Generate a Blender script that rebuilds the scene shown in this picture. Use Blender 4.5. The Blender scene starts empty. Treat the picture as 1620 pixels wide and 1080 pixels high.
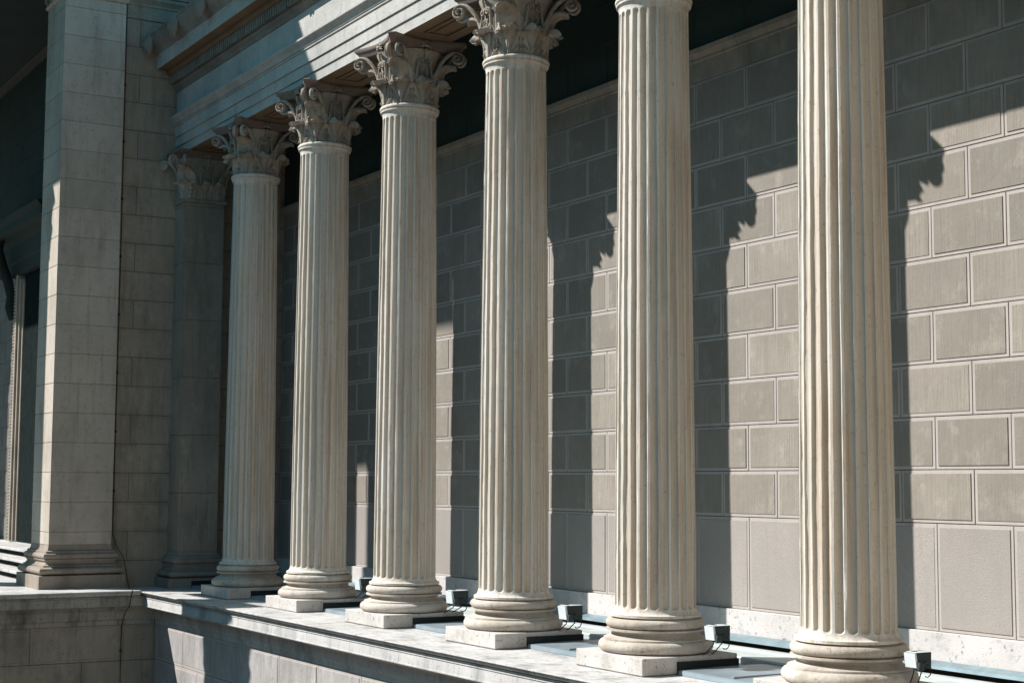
import bpy, math, random
import numpy as np
from mathutils import Vector, Matrix
random.seed(7); rng = np.random.default_rng(7)
scene = bpy.context.scene
PI = math.pi

# ------------------------------------------------------------------ camera
YAW, PITCH, ROLL, FPX = 1.0336, 0.0906, 0.0052, 2469.5
CAM = Vector((11.2987, -10.4820, 1.8554))
h = Vector((-math.sin(YAW), math.cos(YAW), 0))
fw = h * math.cos(PITCH) + Vector((0, 0, math.sin(PITCH)))
rt = fw.cross(Vector((0, 0, 1))).normalized(); up = rt.cross(fw)
r2 = rt * math.cos(ROLL) + up * math.sin(ROLL); u2 = -rt * math.sin(ROLL) + up * math.cos(ROLL)
cd = bpy.data.cameras.new('camera'); cam = bpy.data.objects.new('camera', cd)
scene.collection.objects.link(cam)
m = Matrix((r2, u2, -fw)).transposed().to_4x4(); m.translation = CAM
cam.matrix_world = m
cd.sensor_width = 36; cd.lens = FPX / 1620 * 36; cd.clip_end = 2000; cd.clip_start = 0.1
scene.camera = cam

# ------------------------------------------------------------------ light
SUN = Vector((-0.77, -1.0, 1.165)).normalized()
w = bpy.data.worlds.new('World'); scene.world = w; w.use_nodes = True
nt = w.node_tree; bg = nt.nodes['Background']
sky = nt.nodes.new('ShaderNodeTexSky'); sky.sky_type = 'NISHITA'; sky.sun_disc = False
sky.sun_elevation = math.asin(SUN.z); sky.sun_rotation = math.atan2(SUN.x, SUN.y) % (2 * PI)
sky.ozone_density = 3.0; sky.air_density = 1.0; sky.dust_density = 0.6
tint = nt.nodes.new('ShaderNodeVectorMath'); tint.operation = 'MULTIPLY'; tint.inputs[1].default_value = (0.46, 0.98, 0.92)
nt.links.new(sky.outputs[0], tint.inputs[0]); nt.links.new(tint.outputs[0], bg.inputs[0]); bg.inputs[1].default_value = 0.085
sd = bpy.data.lights.new('sun', 'SUN'); sun = bpy.data.objects.new('sun', sd)
scene.collection.objects.link(sun)
sd.energy = 5.0; sd.angle = math.radians(0.55); sd.color = (1.0, 0.965, 0.93)
sun.rotation_euler = (-SUN).to_track_quat('-Z', 'Y').to_euler(); sun.location = (-10, -20, 30)
scene.view_settings.view_transform = 'Standard'; scene.view_settings.look = 'None'
scene.view_settings.exposure = 0.70; scene.view_settings.gamma = 1.0

# ------------------------------------------------------------------ materials
def rgb(c): return (c[0], c[1], c[2], 1.0)
def stone(name, c1, c2, *, blotch=0.6, streak=0.0, streak_c=(0.2, 0.15, 0.1), pits=0.0, pit_c=(0.05, 0.05, 0.05),
          grain=60.0, bump=0.25, tool=0.0, stain=0.0, stain_c=(0.06, 0.07, 0.07), stain_scale=1.5, rough=0.85,
          dirt_axis=1.0, tool_scale=52.0, stipple=0.0, island=0.0, flute=None):
    M = bpy.data.materials.new(name); M.use_nodes = True
    N = M.node_tree.nodes; L = M.node_tree.links
    bs = N['Principled BSDF']; bs.inputs['Roughness'].default_value = rough
    if 'Specular IOR Level' in bs.inputs: bs.inputs['Specular IOR Level'].default_value = 0.2
    geo = N.new('ShaderNodeNewGeometry')
    def mapped(sx, sy, sz):
        v = N.new('ShaderNodeVectorMath'); v.operation = 'MULTIPLY'; v.inputs[1].default_value = (sx, sy, sz)
        L.new(geo.outputs['Position'], v.inputs[0]); return v.outputs[0]
    def noise(vec, scale, detail=5, rough_=0.6):
        n = N.new('ShaderNodeTexNoise'); n.inputs['Scale'].default_value = scale; n.inputs['Detail'].default_value = detail
        n.inputs['Roughness'].default_value = rough_; L.new(vec, n.inputs['Vector']); return n.outputs['Fac']
    def ramp(f, a, b, lo=0.0, hi=1.0):
        r = N.new('ShaderNodeMapRange'); r.inputs['From Min'].default_value = a; r.inputs['From Max'].default_value = b
        r.inputs['To Min'].default_value = lo; r.inputs['To Max'].default_value = hi; L.new(f, r.inputs['Value']); return r.outputs[0]
    def mix(f, a, b, mode='MIX'):
        x = N.new('ShaderNodeMix'); x.data_type = 'RGBA'; x.blend_type = mode
        if isinstance(f, float): x.inputs['Factor'].default_value = f
        else: L.new(f, x.inputs['Factor'])
        for s, v in (('A', a), ('B', b)):
            sock = [i for i in x.inputs if i.name == s and i.type == 'RGBA'][0]
            if isinstance(v, tuple): sock.default_value = rgb(v)
            else: L.new(v, sock)
        return [o for o in x.outputs if o.type == 'RGBA'][0]
    P = mapped(1, 1, 1)
    col = mix(ramp(noise(P, blotch, 6), 0.35, 0.65), c1, c2)
    fine = noise(P, grain, 3)
    col = mix(ramp(fine, 0.3, 0.7, 0.0, 0.28), col, tuple(v * 0.6 for v in c1))
    if island:
        isl = ramp(geo.outputs['Random Per Island'], 0, 1, 0.0, island)
        col = mix(isl, col, tuple(v * 0.45 for v in c1))
    if streak:
        s = noise(mapped(14, 14, 0.45), 1.0, 4, 0.65)
        col = mix(ramp(s, 0.48, 0.70, 0.0, streak), col, streak_c)
        s3 = noise(mapped(9, 9, 0.25), 1.7, 3, 0.6)
        col = mix(ramp(s3, 0.50, 0.66, 0.0, streak * 0.8), col, (c1[0] * 0.62, c1[1] * 0.74, c1[2] * 0.80))
    hgt = fine
    if tool:
        tn = noise(mapped(tool_scale, tool_scale, 1.6), 1.0, 4, 0.75)
        tm = N.new('ShaderNodeMath'); tm.operation = 'MULTIPLY'
        L.new(ramp(tn, 0.35, 0.68, 0.0, tool), tm.inputs[0]); L.new(ramp(noise(P, 1.9, 4, 0.6), 0.38, 0.60, 0.6, 1.0), tm.inputs[1])
        col = mix(tm.outputs[0], col, tuple(v * 0.52 for v in c1))
        hgt = tn
        chip = noise(mapped(2.6, 2.6, 2.0), 1.0, 7, 0.72)
        col = mix(ramp(chip, 0.54, 0.70, 0.0, 0.35), col, tuple(min(1, v * 1.38) for v in c1))
        dk = noise(mapped(1.7, 1.7, 0.9), 1.3, 6, 0.7)
        col = mix(ramp(dk, 0.52, 0.68, 0.0, 0.35), col, tuple(v * 0.55 for v in c1))
    if stipple:
        v = N.new('ShaderNodeTexVoronoi'); v.inputs['Scale'].default_value = 95; L.new(P, v.inputs['Vector'])
        col = mix(ramp(v.outputs['Distance'], 0.25, 0.6, 0.0, stipple), col, tuple(q * 0.55 for q in c1)); hgt = v.outputs['Distance']
    if pits:
        pn = noise(P, 16, 4, 0.7)
        col = mix(ramp(pn, 0.60, 0.66, 0.0, pits), col, pit_c)
        pn2 = noise(P, 5.0, 6, 0.75)
        col = mix(ramp(pn2, 0.54, 0.68, 0.0, pits * 0.5), col, pit_c)
    if stain:
        sn = noise(mapped(1, 1, 0.35), stain_scale, 7, 0.68)
        col = mix(ramp(sn, 0.50, 0.68, 0.0, stain), col, stain_c)
        s2 = noise(mapped(8, 8, 0.6), 1.2, 5, 0.6)
        col = mix(ramp(s2, 0.54, 0.72, 0.0, stain * 0.8), col, stain_c)
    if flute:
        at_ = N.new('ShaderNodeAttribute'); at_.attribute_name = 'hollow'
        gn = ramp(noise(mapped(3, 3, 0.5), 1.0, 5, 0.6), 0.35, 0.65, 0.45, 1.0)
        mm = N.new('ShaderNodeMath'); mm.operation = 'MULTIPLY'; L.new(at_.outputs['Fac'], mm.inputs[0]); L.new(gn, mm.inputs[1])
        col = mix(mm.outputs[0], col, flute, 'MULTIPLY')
    L.new(col, bs.inputs['Base Color'])
    b = N.new('ShaderNodeBump'); b.inputs['Strength'].default_value = bump; b.inputs['Distance'].default_value = 0.012
    add = N.new('ShaderNodeMath'); add.operation = 'ADD'
    L.new(hgt, add.inputs[0]); L.new(noise(P, 9, 6, 0.7), add.inputs[1])
    L.new(add.outputs[0], b.inputs['Height']); L.new(b.outputs[0], bs.inputs['Normal'])
    return M
def plain(name, c, rough=0.5, metal=0.0, var=0.15, scale=6.0):
    M = bpy.data.materials.new(name); M.use_nodes = True
    N = M.node_tree.nodes; L = M.node_tree.links; bs = N['Principled BSDF']
    bs.inputs['Roughness'].default_value = rough; bs.inputs['Metallic'].default_value = metal; bs.inputs['Specular IOR Level'].default_value = 0.25 if rough > 0.7 else 0.5
    n = N.new('ShaderNodeTexNoise'); n.inputs['Scale'].default_value = scale; n.inputs['Detail'].default_value = 6
    g = N.new('ShaderNodeNewGeometry'); L.new(g.outputs['Position'], n.inputs['Vector'])
    cr = N.new('ShaderNodeValToRGB'); cr.color_ramp.elements[0].position = 0.35; cr.color_ramp.elements[1].position = 0.65
    cr.color_ramp.elements[0].color = rgb(tuple(v * (1 - var) for v in c)); cr.color_ramp.elements[1].color = rgb(tuple(min(1, v * (1 + var)) for v in c))
    L.new(n.outputs['Fac'], cr.inputs[0]); L.new(cr.outputs[0], bs.inputs['Base Color'])
    return M

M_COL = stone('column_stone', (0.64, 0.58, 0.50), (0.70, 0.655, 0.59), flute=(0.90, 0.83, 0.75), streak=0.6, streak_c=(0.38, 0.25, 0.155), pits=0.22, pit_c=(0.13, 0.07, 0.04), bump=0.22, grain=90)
M_BASE = stone('column_base_stone', (0.60, 0.545, 0.48), (0.46, 0.40, 0.33), pits=0.7, pit_c=(0.20, 0.165, 0.135), bump=0.55, grain=55, blotch=1.8, stain=0.5, stain_c=(0.28, 0.22, 0.17))
M_PLINTH = stone('plinth_limestone', (0.60, 0.565, 0.53), (0.49, 0.455, 0.42), pits=0.8, pit_c=(0.20, 0.18, 0.165), bump=0.5, blotch=2.2, stain=0.35, stain_c=(0.27, 0.24, 0.21), stain_scale=3.0)
M_LEDGE = stone('ledge_limestone', (0.570, 0.552, 0.534), (0.460, 0.442, 0.423), pits=0.75, pit_c=(0.14, 0.14, 0.14), bump=0.5, blotch=0.9, stain=0.75, stain_c=(0.19, 0.19, 0.18), stain_scale=2.4)
M_FASC = stone('ledge_face_limestone', (0.534, 0.515, 0.497), (0.423, 0.405, 0.386), pits=0.6, pit_c=(0.12, 0.12, 0.12), bump=0.45, stain=0.6, stain_c=(0.15, 0.16, 0.16), blotch=1.2)
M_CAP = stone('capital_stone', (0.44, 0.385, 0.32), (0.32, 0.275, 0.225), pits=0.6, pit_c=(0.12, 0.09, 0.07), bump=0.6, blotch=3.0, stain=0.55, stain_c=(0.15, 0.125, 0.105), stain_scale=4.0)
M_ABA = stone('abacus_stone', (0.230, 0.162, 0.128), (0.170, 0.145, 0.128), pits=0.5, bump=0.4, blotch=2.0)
M_PORT = stone('shade_toned_portico_stone', (0.22, 0.20, 0.18), (0.15, 0.14, 0.125), tool=0.5, blotch=1.0)  # panel stone darkened to stand in for the portico's interior shade
M_PANEL = stone('tooled_block_stone', (0.370, 0.331, 0.283), (0.299, 0.263, 0.224), tool=0.80, bump=0.5, blotch=1.3, island=0.55, stain=0.18, stain_c=(0.20, 0.17, 0.13))
M_STIP = stone('stippled_block_stone', (0.420, 0.378, 0.344), (0.370, 0.336, 0.307), stipple=0.5, bump=0.22, blotch=1.2, stain=0.32, stain_c=(0.26, 0.23, 0.20), stain_scale=1.8, pits=0.12, pit_c=(0.25, 0.22, 0.19), island=0.25)
M_MARG = stone('block_margin_stone', (0.442, 0.399, 0.366), (0.399, 0.359, 0.328), bump=0.12, blotch=2.0, stain=0.15)
M_JOINT = plain('joint_mortar', (0.14, 0.125, 0.115), 0.9)
M_COURSE = stone('wall_plinth_course', (0.581, 0.546, 0.528), (0.484, 0.458, 0.440), pits=0.9, pit_c=(0.20, 0.20, 0.21), bump=0.3, blotch=1.4)
M_LOWP = stone('lower_panel_stone', (0.450, 0.423, 0.405), (0.360, 0.338, 0.324), tool=0.55, tool_scale=16, bump=0.35, blotch=1.3, stain=0.55, stain_c=(0.19, 0.18, 0.17), pits=0.3)
M_GRIM = stone('grimy_ledge_face', (0.42, 0.38, 0.33), (0.32, 0.295, 0.255), bump=0.5, blotch=0.9, stain=0.85, stain_c=(0.09, 0.09, 0.08), pits=0.6)
M_RET = stone('return_wall_stone', (0.400, 0.344, 0.275), (0.297, 0.257, 0.207), tool=0.25, tool_scale=14, bump=0.35, blotch=0.7, stain=0.6, stain_c=(0.14, 0.13, 0.115), pits=0.3, island=0.2)
M_PIL = stone('pillar_ashlar', (0.585, 0.519, 0.444), (0.470, 0.410, 0.343), bump=0.25, blotch=0.55, stain=0.42, stain_c=(0.18, 0.145, 0.11), stain_scale=1.0, pits=0.35, pit_c=(0.10, 0.08, 0.07), island=0.28)
M_PILB = stone('pillar_base_stone', (0.34, 0.29, 0.24), (0.27, 0.23, 0.19), bump=0.4, blotch=1.5, stain=0.45, stain_c=(0.14, 0.10, 0.08), pits=0.4)
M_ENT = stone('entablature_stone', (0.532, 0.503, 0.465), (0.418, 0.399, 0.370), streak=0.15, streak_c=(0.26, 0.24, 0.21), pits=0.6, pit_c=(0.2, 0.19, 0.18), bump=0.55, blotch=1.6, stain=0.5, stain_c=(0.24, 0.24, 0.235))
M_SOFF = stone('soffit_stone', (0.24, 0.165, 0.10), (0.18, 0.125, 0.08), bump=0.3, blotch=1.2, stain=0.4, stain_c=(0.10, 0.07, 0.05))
M_DARK = stone('shade_black_stone', (0.022, 0.034, 0.029), (0.017, 0.025, 0.022), bump=0.3, blotch=1.0)  # near-black colour painting the deep shade of portico and passage
M_BAND = stone('shade_toned_band', (0.051, 0.085, 0.076), (0.038, 0.064, 0.058), bump=0.2, blotch=0.8, stain=0.3, stain_c=(0.03, 0.04, 0.04))  # green-black tone carries the shade high on the back wall
M_CORN = stone('cornice_stone', (0.30, 0.28, 0.25), (0.20, 0.18, 0.155), bump=0.5, blotch=1.5, stain=0.5, stain_c=(0.10, 0.09, 0.075))
M_SHEET = plain('blue_grey_sheet_metal', (0.24, 0.29, 0.32), 0.42, 0.25, 0.12, 3)
M_WALK = plain('pale_zinc_sheet', (0.46, 0.51, 0.50), 0.5, 0.15, 0.10, 4)
M_GUT = plain('gutter_flashing_metal', (0.20, 0.27, 0.30), 0.4, 0.3, 0.15, 5)
M_SLOT = plain('painted_slot_shade', (0.02, 0.025, 0.025), 0.9)  # near-black colour standing in for shade in the slots
M_LAMP = plain('grey_lamp_housing', (0.05, 0.06, 0.058), 0.8, 0.0, 0.10, 20)
M_LAMPF = plain('pale_lamp_cover', (0.62, 0.66, 0.66), 0.4, 0.0, 0.05, 20)
M_BLACK = plain('black_rubber', (0.02, 0.02, 0.02), 0.6)
M_OPENING = plain('black_opening_shade', (0.015, 0.02, 0.02), 0.85)  # matte black painting the darkness of doorway and window openings
M_OPENING.node_tree.nodes['Principled BSDF'].inputs['Specular IOR Level'].default_value = 0.0
M_GROUND = stone('plaza_gravel', (0.13, 0.125, 0.115), (0.10, 0.095, 0.09), blotch=0.05, bump=0.3, grain=12)
M_OPP = stone('bounce_wing_stone', (0.60, 0.48, 0.35), (0.54, 0.43, 0.31), blotch=0.3, bump=0.3, stain=0.25)  # warm tone picked for the bounce of the added wing

# ------------------------------------------------------------------ mesh helpers
COL = scene.collection
class MB:
    def __init__(s): s.v = []; s.f = []; s.m = []
    def add(s, vs, fs, mi=0):
        o = len(s.v); s.v += [tuple(p) for p in vs]; s.f += [tuple(o + i for i in f) for f in fs]
        s.m += [mi] * len(fs) if isinstance(mi, int) else list(mi); return s
    def box(s, x0, x1, y0, y1, z0, z1, mi=0, bev=0.0):
        if bev <= 0:
            vs = [(x, y, z) for z in (z0, z1) for y in (y0, y1) for x in (x0, x1)]
            s.add(vs, [(0, 2, 3, 1), (4, 5, 7, 6), (0, 1, 5, 4), (2, 6, 7, 3), (0, 4, 6, 2), (1, 3, 7, 5)], mi); return s
        b = bev
        rows = [(z0, b), (z0 + b, 0), (z1 - b, 0), (z1, b)]
        vs = []
        for z, i in rows:
            c = b
            vs += [(x0 + c + 0, y0 + i, z), (x1 - c, y0 + i, z), (x1 - i, y0 + c, z), (x1 - i, y1 - c, z),
                   (x1 - c, y1 - i, z), (x0 + c, y1 - i, z), (x0 + i, y1 - c, z), (x0 + i, y0 + c, z)]
        fs = []
        for r in range(3):
            for k in range(8):
                a = r * 8 + k; c = r * 8 + (k + 1) % 8; fs.append((a, c, c + 8, a + 8))
        fs.append(tuple(reversed(range(8)))); fs.append(tuple(range(24, 32)))
        s.add(vs, fs, mi); return s
    def extr_x(s, x0, x1, prof, mi=0, closed=False, nseg=1, mats=None):
        """profile (y,z) listed so that the outside is on the left when walking; swept along x"""
        n = len(prof); xs = np.linspace(x0, x1, nseg + 1); vs = [(x, y, z) for x in xs for y, z in prof]; fs = []; ms = []
        for k in range(nseg):
            for i in range(n if closed else n - 1):
                j = (i + 1) % n; a = k * n
                fs.append((a + i, a + j, a + n + j, a + n + i)); ms.append(mats[i] if mats else mi)
        s.add(vs, fs, ms)
        if closed: s.add([(x0, y, z) for y, z in prof], [tuple(range(n))], mi); s.add([(x1, y, z) for y, z in prof], [tuple(reversed(range(n)))], mi)
        return s
    def extr_y(s, y0, y1, prof, mi=0, closed=False):
        n = len(prof); vs = [(x, y, z) for y in (y0, y1) for x, z in prof]; fs = []
        for i in range(n if closed else n - 1):
            j = (i + 1) % n; fs.append((i, n + i, n + j, j))
        s.add(vs, fs, mi)
        if closed: s.add([(x, y0, z) for x, z in prof], [tuple(range(n))], mi); s.add([(x, y1, z) for x, z in prof], [tuple(reversed(range(n)))], mi)
        return s
    def rect_mould(s, x0, x1, y0, y1, prof, mi=0, cap=True, mats=None):
        """(offset, z) profile mitred round a rectangle"""
        vs = []; fs = []; ms = []
        for o, z in prof: vs += [(x0 - o, y0 - o, z), (x1 + o, y0 - o, z), (x1 + o, y1 + o, z), (x0 - o, y1 + o, z)]
        for r in range(len(prof) - 1):
            for k in range(4):
                a = r * 4 + k; b = r * 4 + (k + 1) % 4; fs.append((a, b, b + 4, a + 4)); ms.append(mats[r] if mats else mi)
        if cap: n = len(prof) * 4; fs.append((n - 4, n - 3, n - 2, n - 1)); ms.append(mi); fs.append((3, 2, 1, 0)); ms.append(mi)
        s.add(vs, fs, ms); return s
    def lathe(s, prof, n=96, cx=0, cy=0, mi=0, wob=0.0):
        vs = []; fs = []
        for i, (r, z) in enumerate(prof):
            for k in range(n):
                a = 2 * PI * k / n; rr = r + (wob * (math.sin(3 * a + i) * 0.5 + random.uniform(-1, 1) * 0.25) if wob else 0)
                vs.append((cx + rr * math.cos(a), cy + rr * math.sin(a), z))
        for i in range(len(prof) - 1):
            for k in range(n):
                k2 = (k + 1) % n; fs.append((i * n + k, i * n + k2, (i + 1) * n + k2, (i + 1) * n + k))
        fs.append(tuple(reversed(range(n)))); L = (len(prof) - 1) * n; fs.append(tuple(range(L, L + n)))
        s.add(vs, fs, mi); return s
    def tube(s, pts, rad, n=8, mi=0, flat=1.0, side=None):
        """swept tube; rad a number or list; side = fixed side vector, flat = width factor along side"""
        pts = [Vector(p) for p in pts]; vs = []; fs = []
        for i, p in enumerate(pts):
            t = (pts[min(i + 1, len(pts) - 1)] - pts[max(i - 1, 0)]).normalized()
            if side is not None: a = Vector(side); a = (a - t * a.dot(t)).normalized()
            else:
                a = t.cross(Vector((0, 0, 1)));
                if a.length < 1e-3: a = t.cross(Vector((1, 0, 0)))
                a.normalize()
            b = t.cross(a); r = rad[i] if isinstance(rad, (list, tuple)) else rad
            for k in range(n):
                q = 2 * PI * (k + 0.5) / n; vs.append(p + a * (math.cos(q) * r * flat) + b * (math.sin(q) * r))
        for i in range(len(pts) - 1):
            for k in range(n):
                k2 = (k + 1) % n; fs.append((i * n + k, i * n + k2, (i + 1) * n + k2, (i + 1) * n + k))
        fs.append(tuple(reversed(range(n)))); L = (len(pts) - 1) * n; fs.append(tuple(range(L, L + n)))
        s.add(vs, fs, mi); return s
    def mesh(s, name, mats, smooth=None):
        me = bpy.data.meshes.new(name); me.from_pydata(s.v, [], s.f)
        mats = mats if isinstance(mats, (list, tuple)) else [mats]
        for m_ in mats: me.materials.append(m_)
        me.polygons.foreach_set('material_index', s.m)
        if smooth is not None:
            me.polygons.foreach_set('use_smooth', [True] * len(me.polygons)); me.set_sharp_from_angle(angle=math.radians(smooth))
        me.update(); return me
    def build(s, name, mats, parent=None, smooth=None):
        import bmesh
        me = s.mesh(name, mats, smooth)
        bm = bmesh.new(); bm.from_mesh(me); bmesh.ops.recalc_face_normals(bm, faces=bm.faces); bm.to_mesh(me); bm.free()
        return link(name, me, parent)
def link(name, me, parent=None, loc=None, rz=0):
    o = bpy.data.objects.new(name, me); COL.objects.link(o)
    if parent: o.parent = parent
    if loc is not None: o.location = loc
    if rz: o.rotation_euler.z = rz
    return o
def tag(o, label=None, cat=None, group=None, kind=None):
    if label: o['label'] = label
    if cat: o['category'] = cat
    if group: o['group'] = group
    if kind: o['kind'] = kind
    return o
def empty(name, loc=(0, 0, 0), **k):
    o = bpy.data.objects.new(name, None); COL.objects.link(o); o.location = loc; o.empty_display_size = 0.3; return tag(o, **k)
def kids(o): return [c for c in list(bpy.data.objects) if c.parent == o]

def arc(cx, cz, r, a0, a1, n=8, ry=None):
    ry = r if ry is None else ry
    return [(cx + r * math.cos(math.radians(a0 + (a1 - a0) * i / n)), cz + ry * math.sin(math.radians(a0 + (a1 - a0) * i / n))) for i in range(n + 1)]

S = 3.116; WY = 1.95; GZ = -6.0; XR = -18.94

# panelled masonry on a plane: P(u, v, d) -> point (u along, v up, d outward)
def masonry(mb, P, u0, u1, rows, period, offs, margin=0.040, jt=0.005, raise_=0.008, mi_panel=1, mi_marg=0, mi_joint=2, jd=0.008, flat=False, wob=0.0):
    """rows: list of (z0, z1, panel material index); offs: joint phase for even / odd rows"""
    for ri, (z0, z1, mp) in enumerate(rows):
        ph = offs[ri % len(offs)]
        k0 = math.floor((u0 - ph) / period); us = [u0]
        k = k0 + 1
        while ph + k * period < u1 - 0.05:
            q = ph + k * period
            if q > u0 + 0.05: us.append(q)
            k += 1
        us.append(u1)
        for a, b in zip(us[:-1], us[1:]):
            rings = [(0.0, -jd), (jt, -jd), (jt + 0.002, 0.0)]
            rr = raise_ + random.uniform(-wob, wob)
            dj = random.uniform(-wob, wob) * 0.5
            if not flat:
                m_ = min(margin, (b - a) * 0.22); rings += [(m_, 0.0), (m_ + 0.004, rr)]
                mids = [mi_joint, mi_marg, mi_marg, mp]
            else: mids = [mi_joint, mp]
            vs = []
            for ins, d in rings:
                dd = d + (dj if ins > jt else 0)
                vs += [P(a + ins, z0 + ins, dd), P(b - ins, z0 + ins, dd), P(b - ins, z1 - ins, dd), P(a + ins, z1 - ins, dd)]
            fs = []; ms = []
            for r in range(len(rings) - 1):
                for k in range(4):
                    x = r * 4 + k; y = r * 4 + (k + 1) % 4; fs.append((x, y, y + 4, x + 4)); ms.append(mids[r])
            n = len(rings) * 4; fs.append((n - 4, n - 3, n - 2, n - 1)); ms.append(mp)
            mb.add(vs, fs, ms)

# ================================================================== THE SETTING
g = MB()
g.add([(-600, -600, GZ), (600, -600, GZ), (600, 600, GZ), (-600, 600, GZ)], [(0, 1, 2, 3)])
tag(g.build('ground', M_GROUND), kind='structure')

# ---- back wall behind the colonnade
bw = empty('colonnade_back_wall', (0, WY, 0), label='coursed stone block wall behind the row of fluted columns', cat='wall')
def LP(parent):   # local-offset adder
    return lambda x, y, z: (x - parent.location.x, y - parent.location.y, z - parent.location.z)
X0, X1 = XR, 9.6
mb = MB(); P = lambda u, v, d: (u, -d, v)
rows = [(0.322, 1.457, 2)] + [(1.457 + 0.5675 * i, 1.457 + 0.5675 * (i + 1), 1) for i in range(10)]
# slots: 0 margin, 1 tooled panel, 2 stippled panel, 3 joint
masonry(mb, P, X0, X1, rows, 1.036, (0.308, -0.195), mi_marg=0, mi_joint=3, wob=0.004)
mb.box(X0, X1, 0.03, 0.5, -1.0, 9.6, 3)
mb.build('block_facing', [M_MARG, M_PANEL, M_STIP, M_JOINT], bw)
mb = MB(); xx = X0
while xx < X1:
    x2 = min(xx + 1.62, X1); mb.box(xx + 0.002, x2 - 0.002, -0.06, 0.03, 0.0, 0.322, 0, 0.006); xx = x2
mb.build('plinth_course', [M_COURSE], bw, smooth=30)
mb = MB()
mb.extr_x(X0, X1, [(0.03, 7.132), (-0.004, 7.132), (-0.004, 7.40), (-0.03, 7.41), (-0.03, 7.44), (-0.075, 7.50), (-0.085, 7.56), (0.03, 7.60)])
mb.build('string_moulding', [M_RET], bw)
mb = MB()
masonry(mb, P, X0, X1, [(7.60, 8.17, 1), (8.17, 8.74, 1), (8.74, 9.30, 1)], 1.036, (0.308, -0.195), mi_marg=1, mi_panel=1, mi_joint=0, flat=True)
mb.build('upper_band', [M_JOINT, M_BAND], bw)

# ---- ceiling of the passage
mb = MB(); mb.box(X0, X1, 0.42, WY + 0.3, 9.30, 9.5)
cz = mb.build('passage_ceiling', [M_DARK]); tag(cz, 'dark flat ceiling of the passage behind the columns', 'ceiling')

# ---- stone ledge below the columns
LY, LZ = -1.327, -0.1915
ledge = empty('stone_ledge', (0, LY, LZ), label='long pale moulded stone ledge carrying the row of column plinths', cat='ledge')
mb = MB(); xx = X0 + 0.1; cuts = []
while xx < 14: cuts.append(xx); xx += random.choice((1.35, 1.5, 1.62))
cuts.append(14)
off = (0, LY, LZ)
def L_(y, z): return (y - LY, z - LZ)
for a, b in zip(cuts[:-1], cuts[1:]):
    j = random.uniform(-0.002, 0.002)
    mb.extr_x(a + 0.0025, b - 0.0025, [L_(-0.16, -0.40), L_(-0.16, LZ + j), L_(LY + 0.004, LZ + j), L_(LY, LZ - 0.005), L_(LY, LZ - 0.014), L_(LY + 0.022, LZ - 0.018), L_(LY + 0.028, LZ - 0.045),
        L_(-1.27, -0.256), L_(-1.238, -0.266), L_(-1.20, -0.270), L_(-1.20, -0.40)], closed=True, mi=0)
mb.build('top_slab', [M_LEDGE], ledge, smooth=25)
mb = MB(); xx = X0
while xx < 14:
    b = min(xx + 1.49, 14)
    mb.extr_x(xx + 0.002, b - 0.002, [L_(-1.0, -0.272), L_(-1.250, -0.272), L_(-1.250, -0.283), L_(-1.236, -0.288), L_(-1.236, -0.298), L_(-1.256, -0.303), L_(-1.256, -0.312), L_(-1.244, -0.316), L_(-1.248, -0.330), L_(-1.258, -0.445), L_(-1.268, -0.450), L_(-1.268, -0.465),
        L_(-1.10, -0.468), L_(-1.07, -0.50), L_(-1.03, -0.545), L_(-0.99, -0.56), L_(-0.985, -0.70), L_(-0.955, -0.735), L_(-0.955, -0.81), L_(-0.80, -0.81)], closed=True)
    xx = b
mb.build('fascia_moulding', [M_FASC], ledge, smooth=25)
mb = MB(); P = lambda u, v, d: (u, -0.95 - d - LY, v - LZ)
rows = []; z = -0.812
for i in range(8): rows.append((z - 0.66, z, 1)); z -= 0.66
masonry(mb, P, -17.85, 14, rows, 1.49, (-8.76, -8.015), margin=0.05, mi_joint=2, wob=0.004)
mb.box(-17.85, 14, -0.93 - LY, 0.3 - LY, GZ - LZ, -0.42 - LZ, 2)
mb.build('panelled_lower_wall', [M_MARG, M_LOWP, M_JOINT], ledge)

# ---- metal roofing behind the plinths
mb = MB()
mb.extr_x(X0, 14, [(1.03, -0.45), (1.03, -0.115), (1.045, -0.100), (1.52, -0.098), (1.525, -0.085), (1.55, -0.085), (1.555, -0.096), (1.76, -0.095), (1.775, -0.11), (1.775, -0.45)], closed=True)
tag(mb.build('zinc_walkway', [M_WALK]), 'pale zinc sheet walkway strip between the columns and the wall', 'walkway')
gt = empty('gutter', (0, WY, 0), label='blue grey metal gutter flashing along the foot of the block wall', cat='gutter')
mb = MB(); mb.extr_x(X0, 14, [(-0.063, 0.028), (-0.085, 0.028), (-0.175, -0.012), (-0.185, -0.045), (-0.175, -0.047), (-0.063, -0.02)], closed=True)
mb.build('flashing', [M_GUT], gt)
mb = MB(); mb.extr_x(X0, 14, [(-0.24, -0.12), (-0.06, -0.12), (-0.06, -0.45), (-0.24, -0.45)], closed=True); mb.build('trough', [M_SLOT], gt)

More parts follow.
